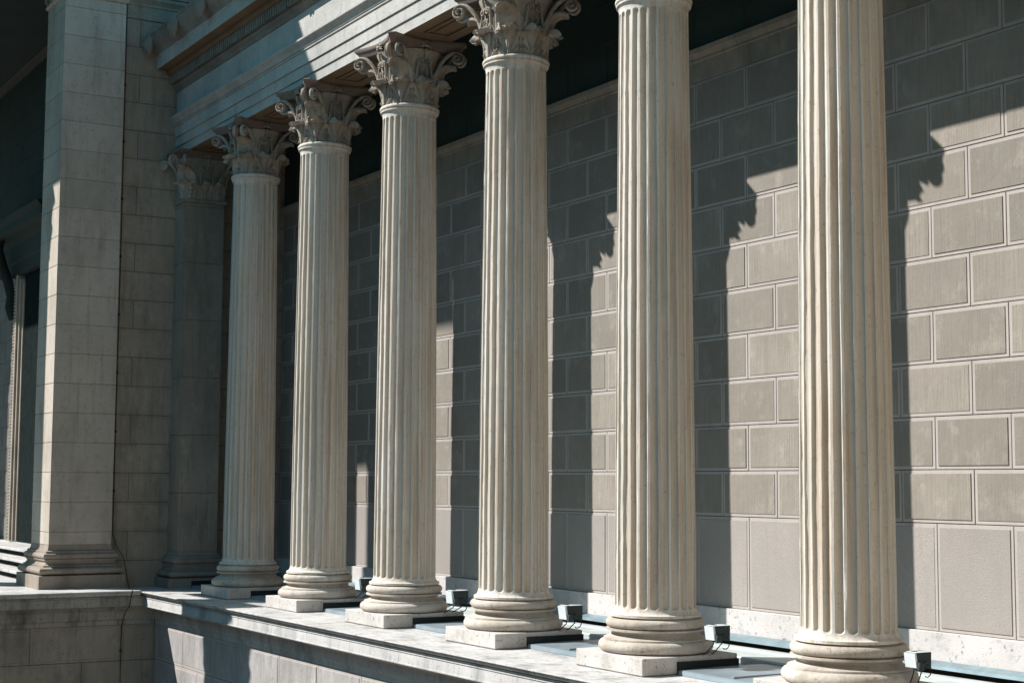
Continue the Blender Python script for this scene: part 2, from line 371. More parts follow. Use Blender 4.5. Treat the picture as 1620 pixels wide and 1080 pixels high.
PH = 0.645
def bay(i):
    xa = (i - 6) * S + PH; xb = xa + S - 2 * PH
    e = empty('metal_cover_sheet', (xa, -0.2, LZ))
    mb = MB(); L = xb - xa
    mb.extr_x(0.034, L - 0.034, [(0, 0.004), (0.012, 0.045), (0.03, 0.055), (0.6, 0.066), (1.225, 0.06), (1.225, 0.0)], closed=True)
    mb.build('sheet', [M_SHEET], e, smooth=20)
    for x in (0.002, L - 0.032):
        q = MB(); q.box(x, x + 0.03, 0.01, PH + 0.2, 0.0, 0.14, 0, 0.004); q.build('upstand', [M_SLOT], e)  # upstands coloured near-black to paint the shaded slot beside each plinth
    q = MB(); q.box(L * 0.5 - 0.012, L * 0.5 + 0.012, 0.05, 1.2, 0.055, 0.078, 0, 0.004); q.build('standing_seam', [M_SHEET], e)
    return e
names = {0: 'far dark bay left of the shaded column', 1: 'bay between the first shaded column and the second', 2: 'bay between second and third columns from the left',
         3: 'bay between third and fourth columns from the left', 4: 'bay between fourth and fifth columns from the left', 5: 'bay just left of the nearest big column', 6: 'bay right of the nearest big column'}
for i in range(0, 7): tag(bay(i), 'blue grey metal sheet in the ' + names[i], 'metal sheet', 'metal sheets between the column plinths')
# back strip of sheet behind the plinths
mb = MB(); mb.box(X0, 14, PH + 0.004, 1.026, LZ - 0.05, LZ + 0.02)
tag(mb.build('rear_metal_strip', [M_SHEET]), 'low metal strip closing the gap behind the plinths', 'metal strip')

# ================================================================== COLUMNS
def torus_prof(rmax, z0, z1, n=8):
    hz = (z1 - z0) / 2; return [(rmax - hz + hz * math.cos(a) * 1.0, (z0 + z1) / 2 + hz * math.sin(a)) for a in np.linspace(-PI / 2, PI / 2, n + 1)]
BASE_PROF = ([(0.56, 0.001)] + torus_prof(0.643, 0.004, 0.137, 10) + [(0.583, 0.139), (0.583, 0.156), (0.565, 0.160), (0.525, 0.172), (0.500, 0.188), (0.491, 0.205), (0.498, 0.221), (0.530, 0.234), (0.556, 0.238),
    (0.556, 0.258), (0.505, 0.262)] + torus_prof(0.558, 0.266, 0.372, 10) + [(0.478, 0.373), (0.478, 0.388)])
def shaft_mesh(seed):
    r_ = np.random.default_rng(seed)
    NF = 24; pitch = 2 * PI / NF; half = pitch * 0.385
    tt = np.array([-1, -0.985, -0.93, -0.82, -0.62, -0.35, 0, 0.35, 0.62, 0.82, 0.93, 0.985, 1])
    phi0 = pitch * 0.5
    ang = []; tl = []; fid = []
    for f in range(NF):
        c = f * pitch + phi0
        for t in tt: ang.append(c + t * half); tl.append(t); fid.append(f)
        ang.append(c + pitch / 2); tl.append(9); fid.append(f)
    ang = np.array(ang); tl = np.array(tl); fid = np.array(fid); n = len(ang)
    Rb, Rt, zb, zt = 0.4558, 0.4016, 0.50, 7.29
    def R(z):
        if z < zb:
            q = (zb - z) / (zb - 0.418); return Rb + 0.058 * (1 - math.sqrt(max(0, 1 - q * q)))
        if z > zt:
            q = (z - zt) / 0.075; return Rt + 0.032 * (1 - math.sqrt(max(0, 1 - min(1, q) ** 2)))
        t = (z - zb) / (zt - zb); return Rb - (Rb - Rt) * t ** 1.45
    fb, ft = 0.478, 7.275
    wb = Rb * half; wt = Rt * half
    zs = [(0.388, 0.475), (0.388, 0.508), (0.391, 0.513), (0.412, 0.513), (0.418, 0.5138), (0.425, None), (0.44, None), (0.455, None), (0.468, None)]
    zs += [(fb + wb * q, None) for q in (0, 0.02, 0.08, 0.18, 0.32, 0.5, 0.72, 1.0)]
    zs += [(z, None) for z in np.arange(0.62, ft - wt - 0.05, 0.11)]
    zs += [(ft - wt * q, None) for q in (1.0, 0.72, 0.5, 0.32, 0.18, 0.08, 0.02, 0)]
    zs += [(7.30, None), (7.33, None), (7.352, None), (7.365, None), (7.366, 0.436), (7.385, 0.437), (7.386, 0.43)]
    zs += [(z, r) for r, z in torus_prof(0.4495, 7.387, 7.455, 8)] + [(7.456, 0.41)]
    vs = []; hol = []
    side_n = r_.normal(0, 1, (n, len(zs)))
    ph = r_.uniform(0, 6.28, (NF, 4))
    for zi, (z, rr) in enumerate(zs):
        base = R(z) if rr is None else rr
        w_ = base * half; dep = np.zeros(n); da = np.zeros(n)
        if rr is None and fb < z < ft:
            wz = w_
            if z < fb + w_: wz = math.sqrt(max(0, w_ ** 2 - (fb + w_ - z) ** 2))
            if z > ft - w_: wz = math.sqrt(max(0, w_ ** 2 - (z - ft + w_) ** 2))
            loc = np.where(np.abs(tl) <= 1, wz ** 2 - (tl * w_) ** 2, 0)
            dep = np.sqrt(np.maximum(0, loc)) * 0.80
            edge = np.abs(tl) >= 0.98
            wv = np.sin(z * 2.1 + ph[fid, 0]) * 0.0022 + np.sin(z * 5.3 + ph[fid, 1]) * 0.0014 + np.sin(z * 17 + ph[fid, 2]) * 0.0007
            da = np.where(edge & (np.abs(tl) <= 1), (wv + side_n[:, zi] * 0.0011) / base, 0)
            chipm = (r_.random(n) < 0.011) & edge & (np.abs(tl) <= 1)
            dep = dep + np.where(chipm, r_.uniform(0.003, 0.012, n), 0)
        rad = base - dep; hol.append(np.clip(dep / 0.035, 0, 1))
        vs.append(np.stack([rad * np.cos(ang + da), rad * np.sin(ang + da), np.full(n, z)], 1))
    vs = np.concatenate(vs); fs = []
    for i in range(len(zs) - 1):
        for k in range(n):
            k2 = (k + 1) % n; fs.append((i * n + k, i * n + k2, (i + 1) * n + k2, (i + 1) * n + k))
    L = (len(zs) - 1) * n; fs.append(tuple(range(L, L + n)))
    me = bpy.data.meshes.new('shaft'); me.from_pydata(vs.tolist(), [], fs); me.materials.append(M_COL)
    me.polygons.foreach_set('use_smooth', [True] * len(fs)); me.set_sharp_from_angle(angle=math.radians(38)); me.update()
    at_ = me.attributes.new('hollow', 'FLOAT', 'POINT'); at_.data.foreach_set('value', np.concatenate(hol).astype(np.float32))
    return me

# ---- capital pieces (z measured from the top of the astragal)
def leaf_mesh(name, hgt, wid, lean, rho, curl, lobes, ribs, R, mat, relief=0.008, thick=0.018, taper=0.5, bump0=0.0):
    nu, nv = 25, 26; top = []; bot = []
    Ls = hgt - rho; La = rho * math.radians(curl); Lt = Ls + La
    for j in range(nv):
        v = j / (nv - 1); s = v * Lt
        if s < Ls: y = lean * (s / Ls) ** 2; zz = s; ty, tz = lean * 2 * s / Ls ** 2, 1.0
        else:
            a = (s - Ls) / rho; y = lean + rho * (1 - math.cos(a)); zz = Ls + rho * math.sin(a); ty, tz = math.sin(a), math.cos(a)
        l = math.hypot(ty, tz); ny, nz = tz / l, -ty / l
        hw = wid / 2 * ((0.68 if lobes else 0.86) + (0.40 if lobes else 0.22) * math.sin(PI * min(1, v * (0.95 if lobes else 1.25))) - taper * max(0, v - 0.62) ** 1.3 / 0.38 ** 1.3 * 0.9)
        lob = 1 - (0.34 * (1 - abs(math.sin(PI * lobes * v + 0.4))) if lobes else 0)
        for i in range(nu):
            u = -1 + 2 * i / (nu - 1)
            edge = abs(u) ** 3
            x = u * hw * (1 - edge * (1 - lob)) * (1.0)
            rel = 0.0
            if ribs:
                fan = math.atan2(u * 0.75, v * 1.1 + 0.10); rel = relief * (abs(math.sin(fan * ribs * 1.35)) * 1.9 - 0.9) * (0.35 + 0.65 * v) + relief * 1.5 * math.exp(-(u / 0.10) ** 2)
                if v > 0.8: rel -= relief * 1.5 * (1 - abs(math.sin(ribs * PI * 0.5 * u + 0.6))) * (v - 0.8) * 5
            else: rel = relief * (1.5 * math.exp(-(u / 0.07) ** 2) - u * u * 1.5)
            dz = -0.03 * edge * v * wid / 0.3 if lobes else -0.06 * edge * v
            Y = y + ny * rel + bump0; Z = zz + nz * rel + dz
            def place(Y, Z): a = x / R; return ((R + Y) * math.sin(a), (R + Y) * math.cos(a) - R, Z)
            top.append(place(Y, Z)); bot.append(place(Y - ny * thick, Z - nz * thick))
    vs = top + bot; n = nu * nv; fs = []
    for j in range(nv - 1):
        for i in range(nu - 1):
            a = j * nu + i; fs.append((a, a + 1, a + nu + 1, a + nu)); fs.append((n + a, n + a + nu, n + a + nu + 1, n + a + 1))
        for i in (0, nu - 1):
            a = j * nu + i; fs.append((a, a + nu, n + a + nu, n + a) if i == 0 else (a, n + a, n + a + nu, a + nu))
    for i in range(nu - 1):
        a = (nv - 1) * nu + i; fs.append((a, a + 1, n + a + 1, n + a)); fs.append((i, n + i, n + i + 1, i + 1))
    b = MB().add(vs, fs); me = b.mesh(name, mat, smooth=50); return me
def volute_mesh(sgn, rv=0.105):
    """scroll in the local y(out)-z plane, root at y=0"""
    pts = []; C = (0.375, 0.695)
    stalk = [(0.02, 0.28), (0.035, 0.38), (0.07, 0.50), (0.125, 0.62), (0.20, 0.715), (0.28, 0.775)]
    for y, z in stalk: pts.append((y, z, 0.0))
    n = 34
    for i in range(n):
        a = math.radians(112) - i / (n - 1) * math.radians(112 + 470); r = rv * (1 - 0.80 * (i / (n - 1)) ** 0.85)
        pts.append((C[0] + r * math.cos(a), C[1] + r * math.sin(a), i / (n - 1)))
    mb = MB(); P3 = [Vector((sgn * (0.030 * q), y, z)) for y, z, q in pts]
    rad = [0.030] * len(stalk) + [0.026 - 0.012 * i / n for i in range(n)]
    mb.tube(P3, rad, n=8, flat=1.15, side=(1, 0, 0))
    mb.tube([(p.x + sgn * 0.030, p.y, p.z) for p in P3], [r * 0.40 for r in rad], n=6)
    # web closing the scroll disc
    k = 20; web = [(0, C[0], C[1])] + [(0, C[0] + (rv - .02) * math.cos(2 * PI * i / k), C[1] + (rv - .02) * math.sin(2 * PI * i / k)) for i in range(k)]
    mb.add(web, [(0, 1 + i, 1 + (i + 1) % k) for i in range(k)])
    return mb.mesh('volute', M_CAP, smooth=60)
def helix_mesh(sgn):
    pts = []; stalk = [(0.13, 0.30), (0.128, 0.40), (0.115, 0.50), (0.10, 0.57)]
    C = (0.062, 0.60); n = 24
    for x, z in stalk: pts.append((sgn * x, 0.0, z))
    for i in range(n):
        a = math.radians(20) + i / (n - 1) * math.radians(500); r = 0.05 * (1 - 0.78 * i / (n - 1))
        pts.append((sgn * (C[0] + r * math.cos(a)), 0.012 + 0.022 * i / n, C[1] + r * math.sin(a)))
    mb = MB(); mb.tube(pts, [0.016] * 4 + [0.014 - 0.005 * i / n for i in range(n)], n=7, side=(0, 1, 0), flat=1.6)
    # inner small curl below
    p2 = []
    for i in range(18):
        a = math.radians(-60) - i / 17 * math.radians(400); r = 0.032 * (1 - 0.7 * i / 17)
        p2.append((sgn * (0.045 + r * math.cos(a)), 0.006 + 0.016 * i / 18, 0.475 + r * math.sin(a)))
    mb.tube(p2, 0.009, n=6, side=(0, 1, 0), flat=1.5)
    mb.tube([(sgn * 0.02, 0.0, 0.33), (sgn * 0.03, 0.01, 0.40), (sgn * 0.055, 0.016, 0.45)], 0.011, n=6)
    return mb.mesh('helix', M_CAP, smooth=60)
def flower_mesh():
    mb = MB()
    for k in range(9):
        a = PI * (k / 8) * 1.25 - PI * 0.125; L = 0.095 if k % 2 == 0 else 0.08
        pts = [(0.012 * math.cos(a), 0.0, 0.86 + 0.012 * math.sin(a)), (L * 0.6 * math.cos(a), 0.035, 0.86 + L * 0.6 * math.sin(a)), (L * math.cos(a), 0.012, 0.86 + L * math.sin(a))]
        mb.tube(pts, [0.010, 0.017, 0.006], n=6)
    b = [(0.03 * math.cos(q) + 0.0, 0.86 + 0.03 * math.sin(q)) for q in ()]
    mb.tube([(0, 0.0, 0.86), (0, 0.045, 0.86), (0, 0.058, 0.86)], [0.032, 0.030, 0.012], n=10)
    mb.tube([(0, 0.0, 0.66), (0, 0.02, 0.72), (0, 0.03, 0.80), (0, 0.025, 0.84)], [0.018, 0.016, 0.02, 0.026], n=7)
    for s_ in (-1, 1): mb.tube([(0, 0.01, 0.72), (s_ * 0.03, 0.03, 0.775), (s_ * 0.055, 0.022, 0.77)], [0.012, 0.013, 0.006], n=6)
    return mb.mesh('flower', M_CAP, smooth=60)
def caul_mesh():
    """fluted bud stalk between two leaves"""
    mb = MB()
    mb.tube([(0, 0.0, 0.10), (0, 0.02, 0.22), (0, 0.035, 0.32), (0, 0.03, 0.38)], [0.012, 0.016, 0.024, 0.012], n=8)
    for s_ in (-1, 1): mb.tube([(0, 0.035, 0.31), (s_ * 0.03, 0.05, 0.37), (s_ * 0.07, 0.06, 0.405), (s_ * 0.09, 0.07, 0.39)], [0.016, 0.02, 0.016, 0.006], n=7)
    mb.tube([(0, 0.01, 0.03), (0, 0.022, 0.06), (0, 0.01, 0.09)], [0.006, 0.016, 0.006], n=7)
    return mb.mesh('bud_stalk', M_CAP, smooth=60)
def abacus_mesh(a=0.655, mid=0.515):
    out = []
    tr = 0.075
    c = [(a - tr, -a), (a, -a + tr)]
    pts = []
    for q in range(4):
        cs, sn = math.cos(q * PI / 2), math.sin(q * PI / 2)
        side = []
        for i in range(15):
            t = -1 + 2 * i / 14; x = t * (a - tr); y = -(mid + (a - mid) * abs(t) ** 2.0); side.append((x, y))
        for x, y in side: pts.append((x * cs - y * sn, x * sn + y * cs))
    n = len(pts); prof = [(0.805, 0.86), (0.815, 0.90), (0.845, 0.925), (0.875, 0.955), (0.885, 0.965), (0.89, 0.985), (0.905, 1.0), (0.935, 1.005), (0.948, 0.995)]
    vs = [(x * s, y * s, z) for z, s in prof for x, y in pts]; fs = []
    for i in range(len(prof) - 1):
        for k in range(n):
            k2 = (k + 1) % n; fs.append((i * n + k, i * n + k2, (i + 1) * n + k2, (i + 1) * n + k))
    fs.append(tuple(reversed(range(n)))); L = (len(prof) - 1) * n; fs.append(tuple(range(L, L + n)))
    return MB().add(vs, fs).mesh('abacus', M_ABA, smooth=30)
ME_LEAF = leaf_mesh('acanthus_leaf', 0.345, 0.325, 0.045, 0.060, 165, 4, 5, 0.42, M_CAP, relief=0.030, thick=0.024, taper=0.42)
ME_TALL = leaf_mesh('tall_leaf', 0.61, 0.36, 0.10, 0.13, 118, 0, 0, 0.42, M_CAP, relief=0.010, thick=0.024, taper=0.62)
ME_VOL = {s_: volute_mesh(s_) for s_ in (-1, 1)}
ME_HEL = {s_: helix_mesh(s_) for s_ in (-1, 1)}
ME_FLO, ME_CAUL, ME_ABA = flower_mesh(), caul_mesh(), abacus_mesh()
BELL = MB().lathe([(0.388, 0.0), (0.392, 0.03), (0.40, 0.30), (0.425, 0.55), (0.46, 0.70), (0.50, 0.775), (0.505, 0.80), (0.47, 0.806)], n=48).mesh('bell', M_CAP, smooth=40)
def at_az(name, me, par, az, r, tilt=0.0, z=0.0):
    """mesh whose local +y looks outwards, put at radius r and azimuth az (radians from +x)"""
    o = link(name, me, par); o.rotation_euler.z = az - PI / 2
    if tilt: o.rotation_euler.z += tilt
    o.location = (r * math.cos(az), r * math.sin(az), z); return o
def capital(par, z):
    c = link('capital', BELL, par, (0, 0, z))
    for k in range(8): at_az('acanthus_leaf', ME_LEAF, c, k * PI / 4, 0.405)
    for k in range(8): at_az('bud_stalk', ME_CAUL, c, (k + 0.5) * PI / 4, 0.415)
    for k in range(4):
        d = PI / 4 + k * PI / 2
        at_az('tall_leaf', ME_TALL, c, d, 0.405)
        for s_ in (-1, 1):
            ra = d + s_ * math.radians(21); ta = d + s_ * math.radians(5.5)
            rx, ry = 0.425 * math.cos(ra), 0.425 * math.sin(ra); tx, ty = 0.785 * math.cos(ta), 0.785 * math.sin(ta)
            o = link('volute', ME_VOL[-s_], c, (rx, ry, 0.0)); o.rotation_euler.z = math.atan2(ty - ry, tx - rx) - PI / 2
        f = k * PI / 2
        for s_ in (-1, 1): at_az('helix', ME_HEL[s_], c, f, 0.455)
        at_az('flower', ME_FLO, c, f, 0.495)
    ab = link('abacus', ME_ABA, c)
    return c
base_me = MB().lathe(BASE_PROF, n=96, wob=0.0012).mesh('base', M_BASE, smooth=40)
plinth_me = MB().box(-PH, PH, -PH, PH, -0.1815, 0.0, 0, 0.007).box(-PH + 0.006, PH - 0.006, -PH + 0.006, PH - 0.006, -0.1910, -0.1816, 1).mesh('plinth', [M_PLINTH, M_JOINT])
labels = {1: 'far fluted column with its shaft and base wholly in shade', 2: 'second fluted column from the left, its capital in shade but its base sunlit',
          3: 'third fluted column from the left, its whole leafy capital in view', 4: 'fourth fluted column, its capital half cut by the top of the photo',
          5: 'fifth fluted column, only its neck ring showing at the top edge', 6: 'widest fluted column, nearest at right, its top out of frame', 7: 'fluted column just beyond the right edge of the photo'}
for i in range(1, 8):
    c = empty('fluted_column', ((i - 6) * S, 0, 0), label=labels[i], cat='column', group='fluted columns standing along the ledge')
    link('plinth', plinth_me, c); b = link('base', base_me, c); b.rotation_euler.z = i * 1.3
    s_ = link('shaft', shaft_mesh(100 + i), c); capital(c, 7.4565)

# ---- engaged pilaster on the return wall
PXC, PHW = -18.72, 0.40
pil = empty('corner_pilaster', (PXC, 0, 0), label='flat shaded pilaster with leafy capital in the corner left of the columns', cat='pilaster')
mb = MB(); x0, x1 = XR - PXC, 0.42
mb.rect_mould(x0, x1, -PHW, PHW, [(0.24, LZ), (0.24, 0.0)]); mb.build('plinth', [M_PILB], pil)
sq = lambda z0, s_=1.0: [(o * s_, z0 + z) for o, z in [(0.10, 0.001)] + [(0.10 + 0.105 * math.cos(a), 0.068 + 0.066 * math.sin(a)) for a in np.linspace(-PI / 2, PI / 2, 9)] +
    [(0.12, 0.137), (0.12, 0.158), (0.09, 0.170), (0.065, 0.205), (0.075, 0.235), (0.09, 0.242), (0.09, 0.262)] + [(0.06 + 0.05 * math.cos(a), 0.319 + 0.053 * math.sin(a)) for a in np.linspace(-PI / 2, PI / 2, 7)] +
    [(0.055, 0.384), (0.055, 0.415), (0.02, 0.43), (0.004, 0.47), (0.0, 0.50)]]
mb = MB(); mb.rect_mould(x0, x1, -PHW, PHW, sq(0.0)); mb.build('base', [M_PILB], pil, smooth=40)
mb = MB(); zz = 0.50
while zz < 7.36:
    z2 = min(zz + 1.135, 7.38); mb.rect_mould(x0, x1, -PHW, PHW, [(-0.012, zz), (-0.01, zz + 0.004), (0.0, zz + 0.007), (0.0, z2 - 0.007), (-0.01, z2 - 0.004), (-0.012, z2)]); zz = z2
mb.rect_mould(x0, x1, -PHW, PHW, [(0.0, 7.38), (0.03, 7.385), (0.03, 7.40), (0.045, 7.41), (0.045, 7.44), (0.02, 7.456)])
mb.build('shaft', [M_RET], pil, smooth=30)
mb = MB(); mb.rect_mould(x0, x1, -PHW, PHW, [(0.0, 7.456), (0.02, 7.9), (0.07, 8.2), (0.085, 8.262)])
pc = mb.build('capital', [M_CAP], pil)
ZC = 7.4565
FL_LEAF = leaf_mesh('acanthus_leaf', 0.335, 0.30, 0.035, 0.062, 150, 5, 5, 40.0, M_CAP, relief=0.010, thick=0.02, taper=0.55)
def at(name, me, par, x, y, z, az):
    o = link(name, me, par); o.rotation_euler.z = az - PI / 2; o.location = (x, y, z); return o
for y in (-0.27, 0.0, 0.27): at('acanthus_leaf', FL_LEAF, pc, x1 + 0.005, y, ZC, 0)
at('acanthus_leaf', FL_LEAF, pc, 0.20, -PHW - 0.005, ZC, -PI / 2); at('acanthus_leaf', FL_LEAF, pc, x1, -PHW, ZC, -PI / 4)
for (x, y, az) in ((x1 - 0.02, -PHW + 0.02, -PI / 4), (x1 - 0.02, PHW - 0.02, PI / 4)):
    at('tall_leaf', ME_TALL, pc, x, y, ZC, az)
    for s_ in (-1, 1):
        o = at('volute', ME_VOL[s_], pc, x, y, ZC, az - s_ * 0.2); t = az + PI / 2; o.location.x -= s_ * 0.06 * math.cos(t); o.location.y -= s_ * 0.06 * math.sin(t)
at('volute', ME_VOL[1], pc, 0.10, -PHW, ZC, -PI * 0.72)
for s_ in (-1, 1): at('helix', ME_HEL[s_], pc, x1 + 0.06, 0, ZC, 0)
at('flower', ME_FLO, pc, x1 + 0.14, 0, ZC, 0)
mb = MB(); mb.rect_mould(x0, x1, -PHW, PHW, [(0.10, 8.262), (0.14, 8.30), (0.18, 8.34), (0.19, 8.35), (0.21, 8.37), (0.21, 8.404)]); mb.build('abacus', [M_ABA], pc)

# ================================================================== ENTABLATURE
EY = -0.405
ent = empty('entablature', (0, EY, 8.408), label='stepped stone entablature and cornice resting on the column capitals', cat='entablature')
def E_(y, z): return (y - EY, z - 8.408)
def sweep(name, prof, mats, mi=0, matl=None, blocks=0, smooth=25):
    mb = MB(); xx = XR
    if not blocks: mb.extr_x(XR + 0.001, 9.5, [E_(*p) for p in prof], closed=True, mi=mi, mats=matl)
    else:
        while xx < 14:
            b = min(xx + blocks, 14); mb.extr_x(xx + 0.0015, b - 0.0015, [E_(*p) for p in prof], closed=True, mi=mi, mats=matl); xx = b
    return mb.build(name, mats, ent, smooth=smooth)
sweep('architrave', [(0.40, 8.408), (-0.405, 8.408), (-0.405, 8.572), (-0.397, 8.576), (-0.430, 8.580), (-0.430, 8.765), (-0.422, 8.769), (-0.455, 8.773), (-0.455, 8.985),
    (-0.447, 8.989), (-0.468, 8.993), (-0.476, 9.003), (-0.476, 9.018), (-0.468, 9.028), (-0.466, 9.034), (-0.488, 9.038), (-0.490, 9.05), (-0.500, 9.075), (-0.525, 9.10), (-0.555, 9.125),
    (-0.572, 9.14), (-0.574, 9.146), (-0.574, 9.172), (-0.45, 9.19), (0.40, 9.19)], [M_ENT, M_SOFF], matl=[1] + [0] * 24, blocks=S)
for i in range(0, 9):     # sunk soffit panels between the capitals
    xc = (i - 6) * S + S / 2; a = 0.72
    if xc - a < XR: continue
    q = MB()
    for (xa, xb, ya, yb) in ((xc - a, xc + a, -0.20, -0.17), (xc - a, xc + a, 0.17, 0.20), (xc - a, xc - a + 0.03, -0.168, 0.168), (xc + a - 0.03, xc + a, -0.168, 0.168)):
        q.box(xa, xb, ya - EY, yb - EY, -0.028, -0.002, 0, 0.004)
    q.box(xc - a + 0.10, xc + a - 0.10, -0.09 - EY, 0.09 - EY, -0.022, -0.002, 0, 0.008)
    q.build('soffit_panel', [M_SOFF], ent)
sweep('frieze', [(0.40, 9.191), (-0.43, 9.191), (-0.43, 9.225), (-0.425, 9.23), (-0.425, 9.705), (0.40, 9.705)], [M_ENT], blocks=S * 0.75)
sweep('bed_moulding', [(0.40, 9.706), (-0.430, 9.706), (-0.445, 9.712), (-0.445, 9.73), (-0.455, 9.75), (-0.485, 9.775), (-0.515, 9.795), (-0.52, 9.80), (-0.52, 9.82), (-0.53, 9.835), (0.40, 9.835)], [M_CORN])
mb = MB(); mb.extr_x(XR + 0.001, 9.5, [E_(*p) for p in [(0.4, 9.836), (-0.50, 9.836), (-0.50, 10.02), (0.4, 10.02)]], closed=True)
xx = XR + 0.05
while xx < 6.0:
    mb.box(xx, xx + 0.066, -0.60 - EY, -0.501 - EY, 9.85 - 8.408, 10.015 - 8.408, 0); xx += 0.107
mb.build('dentil_course', [M_CORN], ent)
sweep('corona', [(0.40, 10.021), (-0.60, 10.021), (-0.615, 10.025), (-0.64, 10.05), (-0.665, 10.09), (-0.67, 10.125), (-0.80, 10.135), (-0.85, 10.135), (-0.855, 10.12), (-0.875, 10.12), (-0.875, 10.325),
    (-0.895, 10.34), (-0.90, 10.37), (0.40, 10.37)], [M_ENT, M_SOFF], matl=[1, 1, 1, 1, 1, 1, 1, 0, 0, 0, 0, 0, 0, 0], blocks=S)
sweep('gutter_moulding', [(0.40, 10.371), (-0.90, 10.371), (-0.905, 10.40), (-0.93, 10.44), (-0.99, 10.50), (-1.05, 10.56), (-1.09, 10.63), (-1.10, 10.69), (-1.12, 10.70), (-1.12, 10.74), (0.40, 10.80)], [M_CORN], blocks=S / 2)
def lion_mesh():
    mb = MB(); import bmesh as bmm
    n1, n2 = 14, 20; vs = []; fs = []
    for i in range(n1 + 1):
        th = PI * i / n1
        for k in range(n2):
            ph = 2 * PI * k / n2
            x = math.sin(th) * math.cos(ph); z = math.sin(th) * math.sin(ph); y = -math.cos(th)
            mane = 1 + 0.16 * math.sin(9 * ph) * max(0, math.sin(th)) * (1 if y > -0.55 else 0)
            r = 0.175 * mane * (1.15 if -0.55 < y < 0.1 else 1.0)
            yy = y * 0.10
            if y < -0.6: yy -= 0.05 * math.exp(-((x / 0.35) ** 2 + ((z + 0.25) / 0.35) ** 2))
            brow = 0.018 * math.exp(-(((abs(x) - 0.3) / 0.15) ** 2 + ((z - 0.3) / 0.15) ** 2)) if y < 0 else 0
            mouth = 0.035 * math.exp(-((x / 0.25) ** 2 + ((z + 0.45) / 0.1) ** 2)) if y < 0 else 0
            vs.append((x * r, yy - brow + mouth, z * r * 1.1))
    for i in range(n1):
        for k in range(n2):
            k2 = (k + 1) % n2; fs.append((i * n2 + k, i * n2 + k2, (i + 1) * n2 + k2, (i + 1) * n2 + k))
    mb.add(vs, fs)
    for s_ in (-1, 1): mb.tube([(s_ * 0.075, -0.03, 0.10), (s_ * 0.095, -0.045, 0.14), (s_ * 0.09, -0.03, 0.155)], [0.028, 0.024, 0.008], n=8)
    return mb.mesh('lion_head', M_CORN, smooth=50)
LION = lion_mesh(); xx = -18.72
while xx < 6:
    o = link('lion_head', LION, ent, (xx, -1.09 - EY, 10.57 - 8.408)); xx += 1.52
mb = MB(); mb.extr_x(XR + 0.001, 9.5, [(-0.6, 10.76), (2.5, 11.4), (2.5, 10.7), (-0.6, 10.65)], closed=True)
tag(mb.build('colonnade_roof', [M_GUT]), 'low sloping metal roof above the cornice of the colonnade', 'roof')

# ================================================================== PROJECTING WING (left)
LEX = -17.55; PZ = -0.17; LWX = -17.85
wing = empty('projecting_wing', (XR, 0, 0), label='taller shaded building wing projecting at the left of the colonnade', cat='building')
def W(x): return x - XR
# side wall (faces +x): panelled blocks
mb = MB(); P = lambda u, v, d: (d, u, v)
rows = [(0.322 - 0.5675 + 0.5675 * i, 0.322 + 0.5675 * i, 1) for i in range(0, 20)]
masonry(mb, P, -1.56, 2.0, rows, 1.30, (-0.24, -1.20), margin=0.045, mi_joint=2, wob=0.003, raise_=0.008, jt=0.007, jd=0.009)
mb.box(-1.5, -0.025, -1.56, 6.0, -0.3, 16.0, 2)
masonry(mb, P, -1.56, 6.0, [(11.62 + 0.5675 * i, 11.62 + 0.5675 * (i + 1), 1) for i in range(9)], 1.3, (-.24, -.9), margin=0.045, mi_joint=2)
masonry(mb, P, 2.0, 6.0, [(10.8, 11.3, 1)], 1.3, (-.24, -.9), margin=0.045, mi_joint=2)
mb.build('side_wall', [M_RET, M_RET, M_JOINT], wing)
mb = MB(); mb.extr_y(-1.56, 6.0, [(0.0, 11.10), (0.03, 11.11), (0.03, 11.36), (0.05, 11.38), (0.05, 11.42), (0.09, 11.47), (0.12, 11.50), (0.12, 11.56), (0.0, 11.60)], closed=True)
mb.build('string_course', [M_RET], wing)
# portico floor / ledge
mb = MB(); yy = LY + 0.0; 
prof = [(W(-19.2), -0.40), (W(-19.2), PZ), (W(LEX) - 0.006, PZ), (W(LEX), PZ - 0.008), (W(LEX), PZ - 0.03), (W(LEX) - 0.035, PZ - 0.04), (W(LEX) - 0.04, PZ - 0.08), (W(LEX) - 0.06, -0.262), (W(LEX) - 0.12, -0.264), (W(LEX) - 0.12, -0.40)]
cuts = [LY - 0.0, -1.8, -3.3, -4.8, -6.3, -8.6]
for a, b in zip(cuts[:-1], cuts[1:]): mb.extr_y(b + 0.002, a - 0.002, prof, closed=True)
mb.box(W(-75), W(-19.2), -8.6, -1.0, -0.4, PZ - 0.001)
mb.extr_y(LY + 0.003, 1.9, [(W(XR) + 0.001, -0.4), (W(XR) + 0.001, LZ - 0.001), (W(-17.9), LZ - 0.001), (W(-17.9), -0.4)], closed=True)
mb.build('portico_ledge', [M_LEDGE], wing, smooth=25)
mb = MB(); mb.extr_y(-8.6, -0.98, [(W(-18.5), -0.272), (W(LEX) - 0.065, -0.272), (W(LEX) - 0.065, -0.288), (W(LEX) - 0.075, -0.294), (W(LEX) - 0.075, -0.302), (W(LEX) - 0.06, -0.308), (W(LEX) - 0.06, -0.455),
    (W(LEX) - 0.17, -0.468), (W(LEX) - 0.20, -0.50), (W(LEX) - 0.25, -0.555), (W(LEX) - 0.255, -0.70), (W(LEX) - 0.285, -0.735), (W(LEX) - 0.285, -0.81), (W(-18.5), -0.81)], closed=True)
mb.build('fascia_moulding', [M_GRIM], wing, smooth=25)
mb = MB(); P = lambda u, v, d: (W(LWX) + d, u, v)
rows = []; z = -0.812
for i in range(8): rows.append((z - 0.66, z, 1)); z -= 0.66
